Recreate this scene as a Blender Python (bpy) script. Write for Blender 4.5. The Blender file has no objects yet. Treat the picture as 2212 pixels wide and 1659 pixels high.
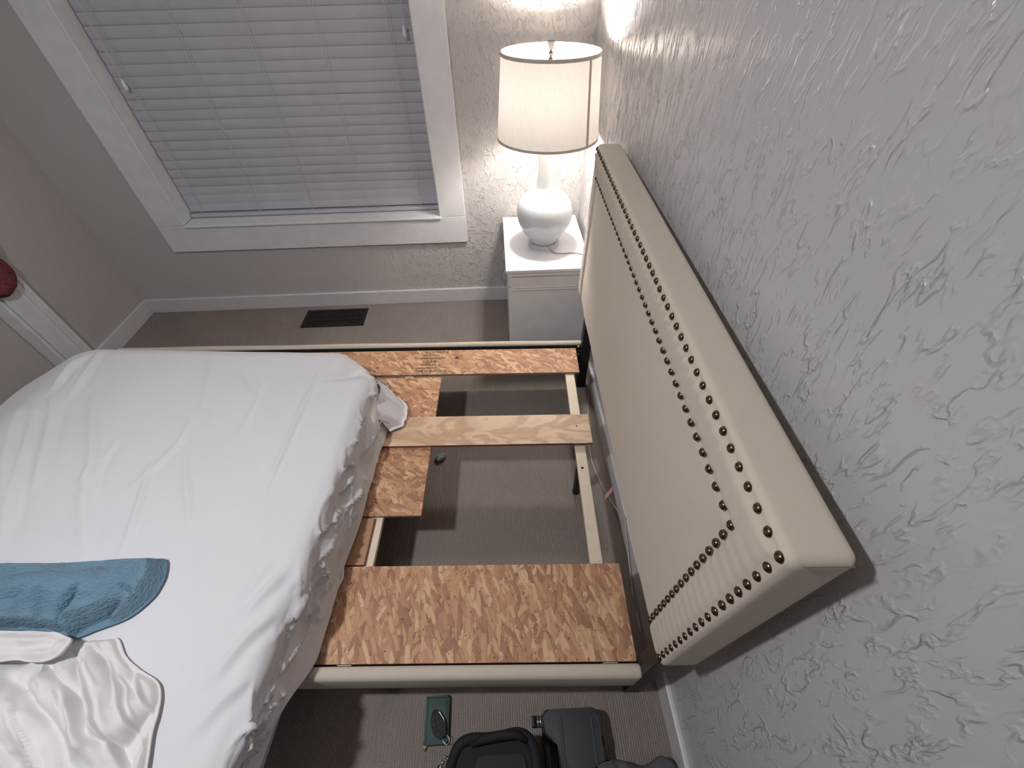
import bpy, bmesh, math, random
import numpy as np
from mathutils import Vector, Matrix, Euler
random.seed(4); rng = np.random.default_rng(4)
S = bpy.context.scene
COL = S.collection
R = math.radians
PI = math.pi

# ------------------------------------------------------------------ camera
cam_d = bpy.data.cameras.new('camera'); cam = bpy.data.objects.new('camera', cam_d); COL.objects.link(cam)
_p, _r, _y = .814, -.0246, .0229
f0 = Vector((math.sin(_y), math.cos(_y), 0)); r0 = Vector((math.cos(_y), -math.sin(_y), 0)); u0 = Vector((0, 0, 1))
fw = math.cos(_p)*f0 - math.sin(_p)*u0; up = math.sin(_p)*f0 + math.cos(_p)*u0
rt = math.cos(_r)*r0 + math.sin(_r)*up; up2 = -math.sin(_r)*r0 + math.cos(_r)*up
cam.matrix_world = Matrix(((rt.x, up2.x, -fw.x, -.4711), (rt.y, up2.y, -fw.y, -2.4088), (rt.z, up2.z, -fw.z, 1.6896), (0, 0, 0, 1)))
cam_d.sensor_fit = 'HORIZONTAL'; cam_d.sensor_width = 36.0; cam_d.lens = 902.25/2212*36.0
cam_d.clip_start = .02; cam_d.clip_end = 60
S.camera = cam

# ------------------------------------------------------------------ world, lights, exposure
w = bpy.data.worlds.new('night'); S.world = w; w.use_nodes = True
w.node_tree.nodes['Background'].inputs[0].default_value = (.02, .025, .04, 1)
w.node_tree.nodes['Background'].inputs[1].default_value = .25
S.view_settings.view_transform = 'Standard'; S.view_settings.look = 'None'
S.view_settings.exposure = 0.25; S.view_settings.gamma = 1.0; S.view_settings.use_curve_mapping = False

def point_light(name, loc, power, color, radius):
    l = bpy.data.lights.new(name, 'POINT'); l.energy = power; l.color = color; l.shadow_soft_size = radius
    o = bpy.data.objects.new(name, l); o.location = loc; COL.objects.link(o); return o
CEIL_W, LAMP_W = 21.5, 44.0
cl = bpy.data.lights.new('ceiling_lamp_light', 'AREA'); cl.shape = 'DISK'; cl.size = .12; cl.energy = CEIL_W; cl.color = (.95, .965, 1.0)
clo = bpy.data.objects.new('ceiling_lamp_light', cl); clo.location = (-1.45, -2.25, 2.42); COL.objects.link(clo)
LAMP_X, LAMP_Y, LAMP_Z = -.24, -.35, .585
point_light('bedside_lamp_light', (LAMP_X, LAMP_Y, 1.255), LAMP_W, (1.0, .958, .92), .050)

# ------------------------------------------------------------------ materials
def mat(name):
    m = bpy.data.materials.new(name); m.use_nodes = True
    nt = m.node_tree; return m, nt, nt.nodes['Principled BSDF']
def N(nt, t, **kw):
    n = nt.nodes.new(t)
    for k, v in kw.items():
        if k.startswith('i_'): n.inputs[k[2:]].default_value = v
        else: setattr(n, k, v)
    return n
def L(nt, a, b): nt.links.new(a, b)
def coords(nt, scale=(1, 1, 1), rot=(0, 0, 0), kind='Object', loc=(0, 0, 0)):
    tc = N(nt, 'ShaderNodeTexCoord'); mp = N(nt, 'ShaderNodeMapping')
    mp.inputs['Scale'].default_value = scale; mp.inputs['Rotation'].default_value = rot; mp.inputs['Location'].default_value = loc
    L(nt, tc.outputs[kind], mp.inputs[0]); return mp.outputs[0]
def ramp(nt, fac, stops, interp='LINEAR'):
    r = N(nt, 'ShaderNodeValToRGB'); e = r.color_ramp.elements; r.color_ramp.interpolation = interp
    while len(e) < len(stops): e.new(.5)
    for el, (p, c) in zip(e, stops):
        el.position = p; el.color = c if len(c) == 4 else (*c, 1)
    L(nt, fac, r.inputs[0]); return r.outputs[0]
def coords_t(nt, scale=(1, 1, 1), rot=0, loc=(0, 0, 0)):
    """turn the pattern's frame first, then stretch it"""
    tc = N(nt, 'ShaderNodeTexCoord'); mp = N(nt, 'ShaderNodeMapping', vector_type='TEXTURE')
    mp.inputs['Scale'].default_value = tuple(1/x for x in scale); mp.inputs['Rotation'].default_value = (0, 0, rot); mp.inputs['Location'].default_value = loc
    L(nt, tc.outputs['Object'], mp.inputs[0]); return mp.outputs[0]
def noise(nt, vec, scale, detail=3, rough=.5, dist=0, ntype='FBM'):
    n = N(nt, 'ShaderNodeTexNoise', noise_type=ntype)
    n.inputs['Scale'].default_value = scale; n.inputs['Detail'].default_value = detail
    n.inputs['Roughness'].default_value = rough; n.inputs['Distortion'].default_value = dist
    L(nt, vec, n.inputs['Vector']); return n
def math_n(nt, op, a, b=None, c=None):
    n = N(nt, 'ShaderNodeMath', operation=op)
    for i, v in enumerate((a, b, c)):
        if v is None: continue
        if isinstance(v, (int, float)): n.inputs[i].default_value = v
        else: L(nt, v, n.inputs[i])
    return n.outputs[0]
def mixc(nt, fac, a, b, mode='MIX'):
    n = N(nt, 'ShaderNodeMix', data_type='RGBA', blend_type=mode)
    for s, v in ((0, fac), (6, a), (7, b)):
        if isinstance(v, (int, float)): n.inputs[s].default_value = v
        elif isinstance(v, tuple): n.inputs[s].default_value = v if len(v) == 4 else (*v, 1)
        else: L(nt, v, n.inputs[s])
    return n.outputs[2]
def bump(nt, bs, height, strength=1, dist=.002):
    b = N(nt, 'ShaderNodeBump'); b.inputs['Strength'].default_value = strength; b.inputs['Distance'].default_value = dist
    L(nt, height, b.inputs['Height']); L(nt, b.outputs[0], bs.inputs['Normal']); return b
def simple(name, col, rough=.5, metal=0, bump_scale=None, bump_d=.0005, coat=0, vary=.04, spec=.5):
    m, nt, bs = mat(name)
    c = coords(nt); n = noise(nt, c, bump_scale or 30, 4)
    lo = tuple(max(0, x*(1-vary)) for x in col); hi = tuple(min(1, x*(1+vary)) for x in col)
    L(nt, ramp(nt, n.outputs[0], [(.3, lo), (.7, hi)]), bs.inputs['Base Color'])
    bs.inputs['Roughness'].default_value = rough; bs.inputs['Metallic'].default_value = metal
    bs.inputs['Coat Weight'].default_value = coat; bs.inputs['Specular IOR Level'].default_value = spec
    if bump_scale: bump(nt, bs, n.outputs[0], .6, bump_d)
    return m

def wall_mat(name, col, axis, amount=1.0, rough=.42):
    """hand-trowelled skip texture: thin raised ridges, longer along z, in a painted wall"""
    m, nt, bs = mat(name)
    sc = (1, 1, .40) if axis == 'x' else (1, 1, .7)
    v = coords(nt, sc)
    wob = noise(nt, v, 12, 3)
    vv = N(nt, 'ShaderNodeVectorMath', operation='MULTIPLY_ADD'); vv.inputs[1].default_value = (.05, .05, .05)
    L(nt, wob.outputs['Color'], vv.inputs[0]); L(nt, v, vv.inputs[2]); vo = vv.outputs[0]
    def ridge(scale, k, seed):
        off = N(nt, 'ShaderNodeVectorMath', operation='ADD'); off.inputs[1].default_value = (seed, seed*1.7, seed*.6); L(nt, vo, off.inputs[0])
        a = noise(nt, off.outputs[0], scale, 2.5, .55)
        d = math_n(nt, 'ABSOLUTE', math_n(nt, 'SUBTRACT', a.outputs[0], .5))
        return math_n(nt, 'SUBTRACT', 1.0, math_n(nt, 'MINIMUM', math_n(nt, 'MULTIPLY', d, k), 1.0))
    mask1 = noise(nt, v, 24, 2); mask2 = noise(nt, coords(nt, sc, loc=(3, 5, 7)), 38, 2)
    m1 = ramp(nt, mask1.outputs[0], [(.44, (0, 0, 0)), (.58, (1, 1, 1))]); m2 = ramp(nt, mask2.outputs[0], [(.5, (0, 0, 0)), (.62, (1, 1, 1))])
    r1 = math_n(nt, 'MULTIPLY', ridge(29, 21, 0), m1); r2 = math_n(nt, 'MULTIPLY', ridge(48, 17, 4.3), m2)
    fine = noise(nt, v, 60, 3)
    h = math_n(nt, 'ADD', math_n(nt, 'ADD', r1, math_n(nt, 'MULTIPLY', r2, .7)), math_n(nt, 'MULTIPLY', fine.outputs[0], .18))
    h = math_n(nt, 'ADD', h, math_n(nt, 'MULTIPLY', noise(nt, v, 6, 2).outputs[0], .5))
    # the trowelled coat was laid on thicker towards the corner by the window wall
    tcw = N(nt, 'ShaderNodeTexCoord'); sp = N(nt, 'ShaderNodeSeparateXYZ'); L(nt, tcw.outputs['Object'], sp.inputs[0])
    mr = N(nt, 'ShaderNodeMapRange', interpolation_type='SMOOTHSTEP')
    lo, hi, a_, b_ = (-1.5, -.35, .8, 3.3) if axis == 'x' else (-1.6, -.6, .35, 2.0)
    for i_, v_ in ((1, lo), (2, hi), (3, a_), (4, b_)): mr.inputs[i_].default_value = v_
    L(nt, sp.outputs[1 if axis == 'x' else 0], mr.inputs[0])
    h = math_n(nt, 'MULTIPLY', h, mr.outputs[0])
    bump(nt, bs, h, amount, .0034)
    t = noise(nt, v, 2.2, 2)
    L(nt, ramp(nt, t.outputs[0], [(.3, tuple(x*.97 for x in col)), (.7, col)]), bs.inputs['Base Color'])
    bs.inputs['Roughness'].default_value = rough
    return m

WALLC = (.545, .515, .495)
M = {}
M['wall_right'] = wall_mat('trowelled wall paint right', (.555, .535, .54), 'x', .80, .27)
M['wall_back'] = wall_mat('trowelled wall paint back', WALLC, 'y', .60, .34)
M['wall_plain'] = simple('smooth wall paint', (.50, .47, .44), .6, bump_scale=60, bump_d=.0006)
M['ceiling'] = simple('ceiling paint', (.78, .76, .74), .8, bump_scale=80)
M['trim'] = simple('white trim paint', (.76, .75, .76), .32, bump_scale=18, bump_d=.0005)
M['trim_old'] = simple('old white baseboard paint', (.66, .64, .64), .4, bump_scale=25, bump_d=.0010)
M['blind'] = simple('white blind slat', (.53, .52, .575), .45, bump_scale=12, bump_d=.0002)
M['blind_cord'] = simple('blind cord', (.62, .60, .60), .8, bump_scale=300)
M['tassel'] = simple('ivory plastic tassel', (.85, .84, .80), .35)
M['dark_glass'] = simple('night window glass', (.03, .035, .05), .05)
M['nightstand'] = simple('white lacquered furniture paint', (.74, .74, .755), .34, bump_scale=14, bump_d=.0002)
M['handle'] = simple('dull white metal pull', (.55, .55, .55), .4, .6)
M['ceramic'] = simple('white glazed ceramic', (.60, .63, .65), .09, coat=.6, vary=.01)
M['steel'] = simple('brushed steel', (.62, .61, .60), .3, 1)
M['nickel'] = simple('dull dark nickel', (.022, .02, .02), .5, .3)
M['seam'] = simple('shaded seam thread', (.22, .175, .135), .9)
M['brass'] = simple('gold brass', (.75, .55, .25), .3, 1)
M['cream'] = None
M['black_metal'] = simple('black painted steel', (.018, .017, .018), .45, .3)
M['dark_ledge'] = simple('dark brown steel ledge', (.025, .018, .016), .6, .2)
M['pine'] = simple('pale poplar slat', (.80, .68, .53), .55, bump_scale=40, bump_d=.0003)
M['nail'] = simple('antique bronze nail', (.17, .115, .075), .26, 1, vary=.15)
M['register'] = simple('dark brown register metal', (.016, .013, .014), .5, .3)
M['black_fabric'] = simple('black nylon', (.006, .006, .008), .8, bump_scale=220, bump_d=.0006)
M['grey_panel'] = simple('charcoal mesh panel', (.030, .027, .029), .9, bump_scale=400, bump_d=.0006)
M['case'] = simple('dark grey plastic', (.045, .045, .052), .55, bump_scale=260, bump_d=.0003)
M['case_dark'] = simple('black plastic', (.010, .010, .012), .4)
M['green'] = simple('dark green leather', (.004, .045, .034), .55, bump_scale=180, bump_d=.0004)
M['fob'] = simple('black fob plastic', (.012, .011, .012), .6, spec=.3)
M['fob_button'] = simple('fob button rubber', (.045, .043, .043), .7, spec=.3)
M['grey_knit'] = simple('grey jersey fabric', (.115, .115, .125), .95, bump_scale=150, bump_d=.001)
M['pink'] = simple('pink fabric tag', (.72, .40, .44), .8)
M['wire_white'] = simple('off white cable', (.55, .47, .42), .5)
M['wire_gold'] = simple('translucent gold flex', (.42, .27, .17), .3)
M['maroon'] = simple('maroon knit wool', (.20, .045, .055), .95, bump_scale=90, bump_d=.006, vary=.35)
M['maroon_dark'] = simple('dark maroon bead', (.03, .006, .01), .6)
M['rubber'] = simple('black rubber foot', (.012, .012, .012), .7)
M['ink'] = simple('black stamp ink', (.030, .020, .016), .8)
M['teal_scrap'] = simple('grey blue crumpled foil', (.22, .27, .29), .4, bump_scale=60, bump_d=.004)

def cloth_mat(name, col, weave=900, rough=.85, bd=.0003, sheen=.25, blotch=.03):
    m, nt, bs = mat(name)
    c = coords(nt); n = noise(nt, c, 3, 3)
    L(nt, ramp(nt, n.outputs[0], [(.3, tuple(x*(1-blotch) for x in col)), (.7, col)]), bs.inputs['Base Color'])
    wv = noise(nt, c, weave, 2); big = noise(nt, c, 22, 5, .6)
    h = math_n(nt, 'ADD', math_n(nt, 'MULTIPLY', wv.outputs[0], .35), big.outputs[0])
    bump(nt, bs, h, .45, bd*8); bs.inputs['Roughness'].default_value = rough
    bs.inputs['Sheen Weight'].default_value = sheen
    return m
M['sheet'] = cloth_mat('white cotton sheet', (.745, .74, .77))
M['hem'] = cloth_mat('white elastic hem', (.84, .83, .84))
M['duvet'] = cloth_mat('cream white sheet', (.76, .725, .725))
M['mattress'] = cloth_mat('grey mattress ticking', (.42, .45, .47), 300)
M['cream'] = cloth_mat('cream linen upholstery', (.62, .545, .45), 700, .85, .00025, .2, .02)
M['rail_cloth'] = cloth_mat('cream rail upholstery', (.60, .535, .44), 700, .85, .00025, .2, .02)

# blue stitched blanket
m, nt, bs = mat('dusty blue textured blanket')
c = coords(nt); n = noise(nt, c, 8, 4)
L(nt, ramp(nt, n.outputs[0], [(.3, (.125, .225, .305)), (.7, (.165, .275, .36))]), bs.inputs['Base Color'])
vo = N(nt, 'ShaderNodeTexVoronoi'); vo.inputs['Scale'].default_value = 165
L(nt, coords(nt, (.55, 1, 1), (0, 0, .5)), vo.inputs['Vector'])
h = math_n(nt, 'ADD', math_n(nt, 'MULTIPLY', vo.outputs['Distance'], -1.0), noise(nt, c, 60, 3).outputs[0])
bump(nt, bs, h, .9, .0028); bs.inputs['Roughness'].default_value = .95; bs.inputs['Sheen Weight'].default_value = .05
M['blue'] = m

# carpet: low ribbed loop pile
m, nt, bs = mat('taupe ribbed carpet')
c = coords(nt)
wv = N(nt, 'ShaderNodeTexWave', wave_type='BANDS', bands_direction='X'); wv.inputs['Scale'].default_value = 42
wv.inputs['Distortion'].default_value = 2.2; wv.inputs['Detail'].default_value = 2; wv.inputs['Detail Scale'].default_value = 1.6
L(nt, coords(nt, (1, .35, 1)), wv.inputs['Vector'])
n1 = noise(nt, c, 260, 2); n2 = noise(nt, c, 3, 3)
base = ramp(nt, n1.outputs[0], [(.25, (.22, .184, .163)), (.75, (.42, .362, .328))])
base = mixc(nt, math_n(nt, 'MULTIPLY', wv.outputs['Fac'], .40), base, (.175, .145, .128))
base = mixc(nt, .25, base, ramp(nt, n2.outputs[0], [(.3, (.26, .22, .196)), (.7, (.38, .328, .298))]))
L(nt, base, bs.inputs['Base Color']); bs.inputs['Roughness'].default_value = .97; bs.inputs['Specular IOR Level'].default_value = .1
h = math_n(nt, 'ADD', math_n(nt, 'MULTIPLY', wv.outputs['Fac'], -.8), n1.outputs[0]); bump(nt, bs, h, .9, .003)
M['carpet'] = m

# oriented strand board: overlapping layers of long strands in turned frames
def osb(name, layers):
    m, nt, bs = mat(name)
    col_prev = None; hsum = None
    tones = [(0, (.44, .20, .105)), (.12, (.21, .066, .045)), (.22, (.57, .315, .165)), (.36, (.70, .43, .24)), (.50, (.45, .215, .12)), (.62, (.80, .545, .33)), (.76, (.58, .315, .17)), (.88, (.29, .105, .07))]
    for i, (ang, sx, sy) in enumerate(layers):
        vec = coords_t(nt, (sx, sy, 1), ang, (i*.73, i*.31, 0))
        dn = noise(nt, coords(nt), 24, 2)
        va = N(nt, 'ShaderNodeVectorMath', operation='MULTIPLY_ADD'); va.inputs[1].default_value = (.5, .55, 0)
        L(nt, dn.outputs['Color'], va.inputs[0]); L(nt, vec, va.inputs[2])
        v = N(nt, 'ShaderNodeTexVoronoi', voronoi_dimensions='2D', distance='CHEBYCHEV'); v.inputs['Scale'].default_value = 1; v.inputs['Randomness'].default_value = .95
        L(nt, va.outputs[0], v.inputs['Vector'])
        sep = N(nt, 'ShaderNodeSeparateColor'); L(nt, v.outputs['Color'], sep.inputs[0])
        tone = ramp(nt, sep.outputs[0], tones, 'CONSTANT')
        gr = noise(nt, coords_t(nt, (sx*.9, sy*7, 1), ang), 1, 5, .7)
        tone = mixc(nt, .46, tone, ramp(nt, gr.outputs[0], [(.25, (.27, .12, .065)), (.5, (.55, .32, .18)), (.75, (.80, .55, .34))]))
        edge = ramp(nt, v.outputs['Distance'], [(.42, (1, 1, 1)), (.60, (.62, .56, .5))]); tone = mixc(nt, .55, tone, edge, 'MULTIPLY')
        hh = math_n(nt, 'ADD', sep.outputs[2], math_n(nt, 'MULTIPLY', gr.outputs[0], .35))
        if col_prev is None: col_prev, hsum = tone, hh
        else:
            k = math_n(nt, 'GREATER_THAN', sep.outputs[1], .58)
            col_prev = mixc(nt, k, col_prev, tone)
            mx = N(nt, 'ShaderNodeMix'); L(nt, k, mx.inputs[0]); L(nt, hsum, mx.inputs[2]); L(nt, hh, mx.inputs[3]); hsum = mx.outputs[0]
    spk = noise(nt, coords(nt), 110, 2); spm = ramp(nt, spk.outputs[0], [(.28, (1, 1, 1)), (.33, (0, 0, 0))])
    col_prev = mixc(nt, math_n(nt, 'MULTIPLY', spm, .8), col_prev, (.10, .04, .035))
    L(nt, col_prev, bs.inputs['Base Color']); bs.inputs['Roughness'].default_value = .62; bump(nt, bs, hsum, .6, .0016)
    return m
M['osb'] = osb('strand board along the rail', [(.25, 20, 64), (2.6, 20, 70), (1.45, 11, 58), (.7, 17, 66), (2.05, 14, 64), (1.15, 15, 72), (1.62, 11, 68), (2.0, 22, 84)])
M['osb_mixed'] = osb('strand board of mixed strands', [(.25, 21, 64), (1.3, 16, 66), (2.5, 20, 70), (1.85, 13, 60), (.75, 17, 62), (2.2, 13, 64), (-.45, 23, 74)])
M['osb_edge'] = simple('strand board sawn edge', (.30, .20, .13), .85, bump_scale=90, bump_d=.001, vary=.3)

def ply(name, light, dark, seed, sx=2.8, sy=5.6, k=4.4):
    m, nt, bs = mat(name)
    v = coords(nt, (sx, sy, 1), (0, 0, .06), loc=(seed, seed, 0))
    n = noise(nt, v, 1.6, 3, .5, .6)
    bands = math_n(nt, 'FRACT', math_n(nt, 'MULTIPLY', n.outputs[0], k))
    fig = ramp(nt, bands, [(.0, dark), (.12, tuple(a*.55+b*.45 for a, b in zip(light, dark))), (.45, light), (.62, light), (.7, tuple(a*.35+b*.65 for a, b in zip(light, dark))), (1, dark)])
    g = noise(nt, coords(nt, (9, 260, 1)), 1, 3); fig = mixc(nt, .25, fig, ramp(nt, g.outputs[0], [(.3, dark), (.7, light)]))
    L(nt, fig, bs.inputs['Base Color']); bs.inputs['Roughness'].default_value = .55; bump(nt, bs, g.outputs[0], .4, .0006); return m
M['ply'] = ply('plywood strip veneer', (.76, .56, .39), (.50, .315, .195), 2.0)
M['ply_brown'] = ply('red brown plywood', (.46, .26, .15), (.37, .195, .105), 5.0, 1.5, 4, 2)
M['ply_edge'] = simple('plywood edge', (.20, .10, .06), .8, bump_scale=90, bump_d=.001, vary=.3)

# lamp shade: thin fabric that lets some light through
def shade_mat(name, col, trans):
    m = bpy.data.materials.new(name); m.use_nodes = True; nt = m.node_tree
    nt.nodes.remove(nt.nodes['Principled BSDF']); out = nt.nodes['Material Output']
    c = coords(nt); n = noise(nt, coords(nt, (1, 1, .5)), 70, 5, .65)
    col_n = ramp(nt, n.outputs[0], [(.3, tuple(x*.93 for x in col)), (.7, col)])
    d = N(nt, 'ShaderNodeBsdfDiffuse'); t = N(nt, 'ShaderNodeBsdfTranslucent'); mx = N(nt, 'ShaderNodeMixShader')
    L(nt, col_n, d.inputs[0]); L(nt, col_n, t.inputs[0]); mx.inputs[0].default_value = trans
    L(nt, d.outputs[0], mx.inputs[1]); L(nt, t.outputs[0], mx.inputs[2]); L(nt, mx.outputs[0], out.inputs[0]); return m
M['shade'] = shade_mat('cream lamp shade fabric', (.74, .69, .63), .066)
M['shade_trim'] = shade_mat('cream shade binding', (.66, .58, .51), .07)
m, nt, bs = mat('clear acrylic'); bs.inputs['Transmission Weight'].default_value = .55; bs.inputs['Roughness'].default_value = .05
bs.inputs['Base Color'].default_value = (.95, .95, .95, 1); bs.inputs['IOR'].default_value = 1.3
M['acrylic'] = m
m, nt, bs = mat('lit bulb glass'); bs.inputs['Base Color'].default_value = (1, .96, .9, 1)
bs.inputs['Emission Color'].default_value = (1, .93, .82, 1); bs.inputs['Emission Strength'].default_value = 12
M['bulb'] = m
m, nt, bs = mat('window pane glass'); bs.inputs['Transmission Weight'].default_value = .95; bs.inputs['Roughness'].default_value = .02; bs.inputs['IOR'].default_value = 1.45
M['pane'] = m

# ------------------------------------------------------------------ object helpers
def put(name, me, parent=None, m=None, loc=None, rotz=None):
    o = bpy.data.objects.new(name, me); COL.objects.link(o)
    if m is not None: me.materials.append(m)
    if parent is not None: o.parent = parent
    if loc is not None: o.location = loc
    if rotz is not None: o.rotation_euler = (0, 0, rotz)
    return o
def empty(name, loc=(0, 0, 0), rotz=0):
    o = bpy.data.objects.new(name, None); o.empty_display_size = .05; COL.objects.link(o); o.location = loc; o.rotation_euler = (0, 0, rotz); return o
def tag(o, label, cat, group=None):
    o['label'] = label; o['category'] = cat
    if group: o['group'] = group
    return o
def struct(o): o['kind'] = 'structure'; return o
class MB:
    def __init__(s): s.b = bmesh.new()
    def box(s, x0, x1, y0, y1, z0, z1, bev=0, seg=2):
        r = bmesh.ops.create_cube(s.b, size=1); vs = r['verts']
        bmesh.ops.scale(s.b, vec=(x1-x0, y1-y0, z1-z0), verts=vs); bmesh.ops.translate(s.b, vec=((x0+x1)/2, (y0+y1)/2, (z0+z1)/2), verts=vs)
        if bev:
            es = list({e for v in vs for e in v.link_edges})
            bmesh.ops.bevel(s.b, geom=es, offset=bev, segments=seg, profile=.5, affect='EDGES')
        return s
    def lathe(s, prof, n=48, loc=(0, 0, 0)):
        rings = []
        for r, z in prof:
            if r < 1e-6: rings.append([s.b.verts.new((loc[0], loc[1], loc[2]+z))]*n)
            else: rings.append([s.b.verts.new((loc[0]+r*math.cos(2*PI*i/n), loc[1]+r*math.sin(2*PI*i/n), loc[2]+z)) for i in range(n)])
        for a, b in zip(rings, rings[1:]):
            for i in range(n):
                q = [a[i], a[(i+1) % n], b[(i+1) % n], b[i]]; u = []
                for v in q:
                    if v not in u: u.append(v)
                if len(u) > 2:
                    try: s.b.faces.new(u)
                    except ValueError: pass
        return s
    def tube(s, pts, r, n=8, cap=True):
        pts = [Vector(p) for p in pts]; rings = []; ref = Vector((0, 0, 1))
        for i, p in enumerate(pts):
            t = (pts[min(i+1, len(pts)-1)]-pts[max(i-1, 0)]).normalized()
            if abs(t.dot(ref)) > .95: ref = Vector((1, 0, 0)) if abs(t.x) < .9 else Vector((0, 1, 0))
            a = t.cross(ref).normalized(); b = t.cross(a).normalized(); ref = -a.cross(t) if False else ref
            rr = r[i] if isinstance(r, (list, tuple)) else r
            rings.append([s.b.verts.new(p+rr*(math.cos(2*PI*k/n)*a+math.sin(2*PI*k/n)*b)) for k in range(n)])
        for a, b in zip(rings, rings[1:]):
            for k in range(n): s.b.faces.new((a[k], a[(k+1) % n], b[(k+1) % n], b[k]))
        if cap: s.b.faces.new(rings[0][::-1]); s.b.faces.new(rings[-1])
        return s
    def prism(s, outline, z0, z1, bev=0, seg=2):
        lo = [s.b.verts.new((x, y, z0)) for x, y in outline]; hi = [s.b.verts.new((x, y, z1)) for x, y in outline]
        n = len(outline); fs = [s.b.faces.new(lo[::-1]), s.b.faces.new(hi)]
        for i in range(n): fs.append(s.b.faces.new((lo[i], lo[(i+1) % n], hi[(i+1) % n], hi[i])))
        if bev:
            bmesh.ops.bevel(s.b, geom=list(fs[1].edges)+list(fs[0].edges), offset=bev, segments=seg, profile=.5, affect='EDGES')
        return s
    def done(s, name, m, parent=None, loc=None, rotz=None, smooth=False, extra=None, edge_m=None):
        bmesh.ops.recalc_face_normals(s.b, faces=s.b.faces)
        me = bpy.data.meshes.new(name); s.b.to_mesh(me); s.b.free()
        if smooth: me.shade_smooth()
        o = put(name, me, parent, m, loc, rotz)
        if smooth == 'auto': me.set_sharp_from_angle(angle=R(40))
        if edge_m is not None:
            me.materials.append(edge_m)
            for p in me.polygons:
                if abs(p.normal.z) < .5: p.material_index = 1
        return o
def rrect(x0, x1, y0, y1, r, n=6):
    out = []
    for cx, cy, a0 in ((x1-r, y1-r, 0), (x0+r, y1-r, 90), (x0+r, y0+r, 180), (x1-r, y0+r, 270)):
        for i in range(n+1):
            a = R(a0+90*i/n); out.append((cx+r*math.cos(a), cy+r*math.sin(a)))
    return out
def smooth_path(pts, n=40):
    """Catmull-Rom through points"""
    P = [np.array(p, float) for p in pts]; P = [2*P[0]-P[1]]+P+[2*P[-1]-P[-2]]; out = []
    segs = len(P)-3; per = max(2, n//segs)
    for i in range(segs):
        p0, p1, p2, p3 = P[i:i+4]
        for k in range(per):
            t = k/per; out.append(.5*((2*p1)+(-p0+p2)*t+(2*p0-5*p1+4*p2-p3)*t*t+(-p0+3*p1-3*p2+p3)*t**3))
    out.append(P[-2]); return out
# vectorised value noise
_perm = rng.permutation(4096); _val = rng.random(4096)*2-1
def vnoise(x, y, z):
    xi, yi, zi = np.floor(x).astype(int), np.floor(y).astype(int), np.floor(z).astype(int)
    xf, yf, zf = x-xi, y-yi, z-zi
    u, v, w_ = (t*t*t*(t*(t*6-15)+10) for t in (xf, yf, zf))
    def h(a, b, c): return _val[_perm[(_perm[(_perm[a & 4095]+b) & 4095]+c) & 4095]]
    def l(a, b, t): return a+(b-a)*t
    return l(l(l(h(xi, yi, zi), h(xi+1, yi, zi), u), l(h(xi, yi+1, zi), h(xi+1, yi+1, zi), u), v),
             l(l(h(xi, yi, zi+1), h(xi+1, yi, zi+1), u), l(h(xi, yi+1, zi+1), h(xi+1, yi+1, zi+1), u), v), w_)
def sstep(a, b, x):
    t = np.clip((x-a)/(b-a), 0, 1); return t*t*(3-2*t)
def seg_dist(x, y, pts):
    """distance of each point to a polyline, and position 0..1 along it"""
    best = np.full(x.shape, 9.0); par = np.zeros(x.shape); side = np.zeros(x.shape); n = len(pts)-1
    for i in range(n):
        ax, ay = pts[i][:2]; bx, by = pts[i+1][:2]; dx, dy = bx-ax, by-ay; l2 = dx*dx+dy*dy+1e-12
        t = np.clip(((x-ax)*dx+(y-ay)*dy)/l2, 0, 1); ex, ey = x-ax-t*dx, y-ay-t*dy; d = np.hypot(ex, ey)
        k = d < best; best[k] = d[k]; par[k] = (i+t[k])/n; side[k] = np.sign(dx*ey-dy*ex)[k]
    return best, par, side
def strokes(x, y, data, asym=True):
    h = np.zeros_like(x)
    for pts, amp, wd in data:
        d, t, sd = seg_dist(x, y, smooth_path(pts, 14)); e = np.sin(np.clip(t, .02, .98)*PI)**.5
        h += amp*e*(np.exp(-(d/wd)**1.5) if asym else np.exp(-(d/wd)**1.3))
        if asym: h -= .45*amp*e*np.exp(-((d-wd*1.9)/(wd*1.1))**2)*(sd > 0)
    return h
def axis_pts(l, r, step, seg=5):
    inner = max(2, int(round((l-2*r)/step))+1)
    return np.concatenate([np.linspace(0, r, seg+1)[:-1], np.linspace(r, l-r, inner), np.linspace(l-r, l, seg+1)[1:]])
def round_box(size, r, step, bottom=True, seg=5):
    """vertices, normals and quads of a rounded box spanning 0..size, built from gridded faces sharing their edge vertices"""
    A = [axis_pts(size[i], r, step, seg) for i in range(3)]; idx = {}; V = []; F = []
    def vid(p):
        k = (round(p[0], 5), round(p[1], 5), round(p[2], 5))
        if k not in idx: idx[k] = len(V); V.append(p)
        return idx[k]
    for ax in range(3):
        b, c = (ax+1) % 3, (ax+2) % 3
        for sd in (0, 1):
            if ax == 2 and sd == 0 and not bottom: continue
            g = []
            for pb in A[b]:
                row = []
                for pc in A[c]:
                    p = [0, 0, 0]; p[ax] = size[ax]*sd; p[b] = pb; p[c] = pc; row.append(vid(tuple(p)))
                g.append(row)
            for i in range(len(A[b])-1):
                for j in range(len(A[c])-1):
                    q = (g[i][j], g[i+1][j], g[i+1][j+1], g[i][j+1]); F.append(q if sd else q[::-1])
    V = np.array(V); s = np.array(size); lo = np.full(3, r); hi = s-r
    if not bottom: lo = np.array([r, r, -1.0])
    q = np.clip(V, lo, hi); d = V-q; ln = np.linalg.norm(d, axis=1, keepdims=True)
    n = d/np.maximum(ln, 1e-9); P = q+n*r
    return P, n, F
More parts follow.
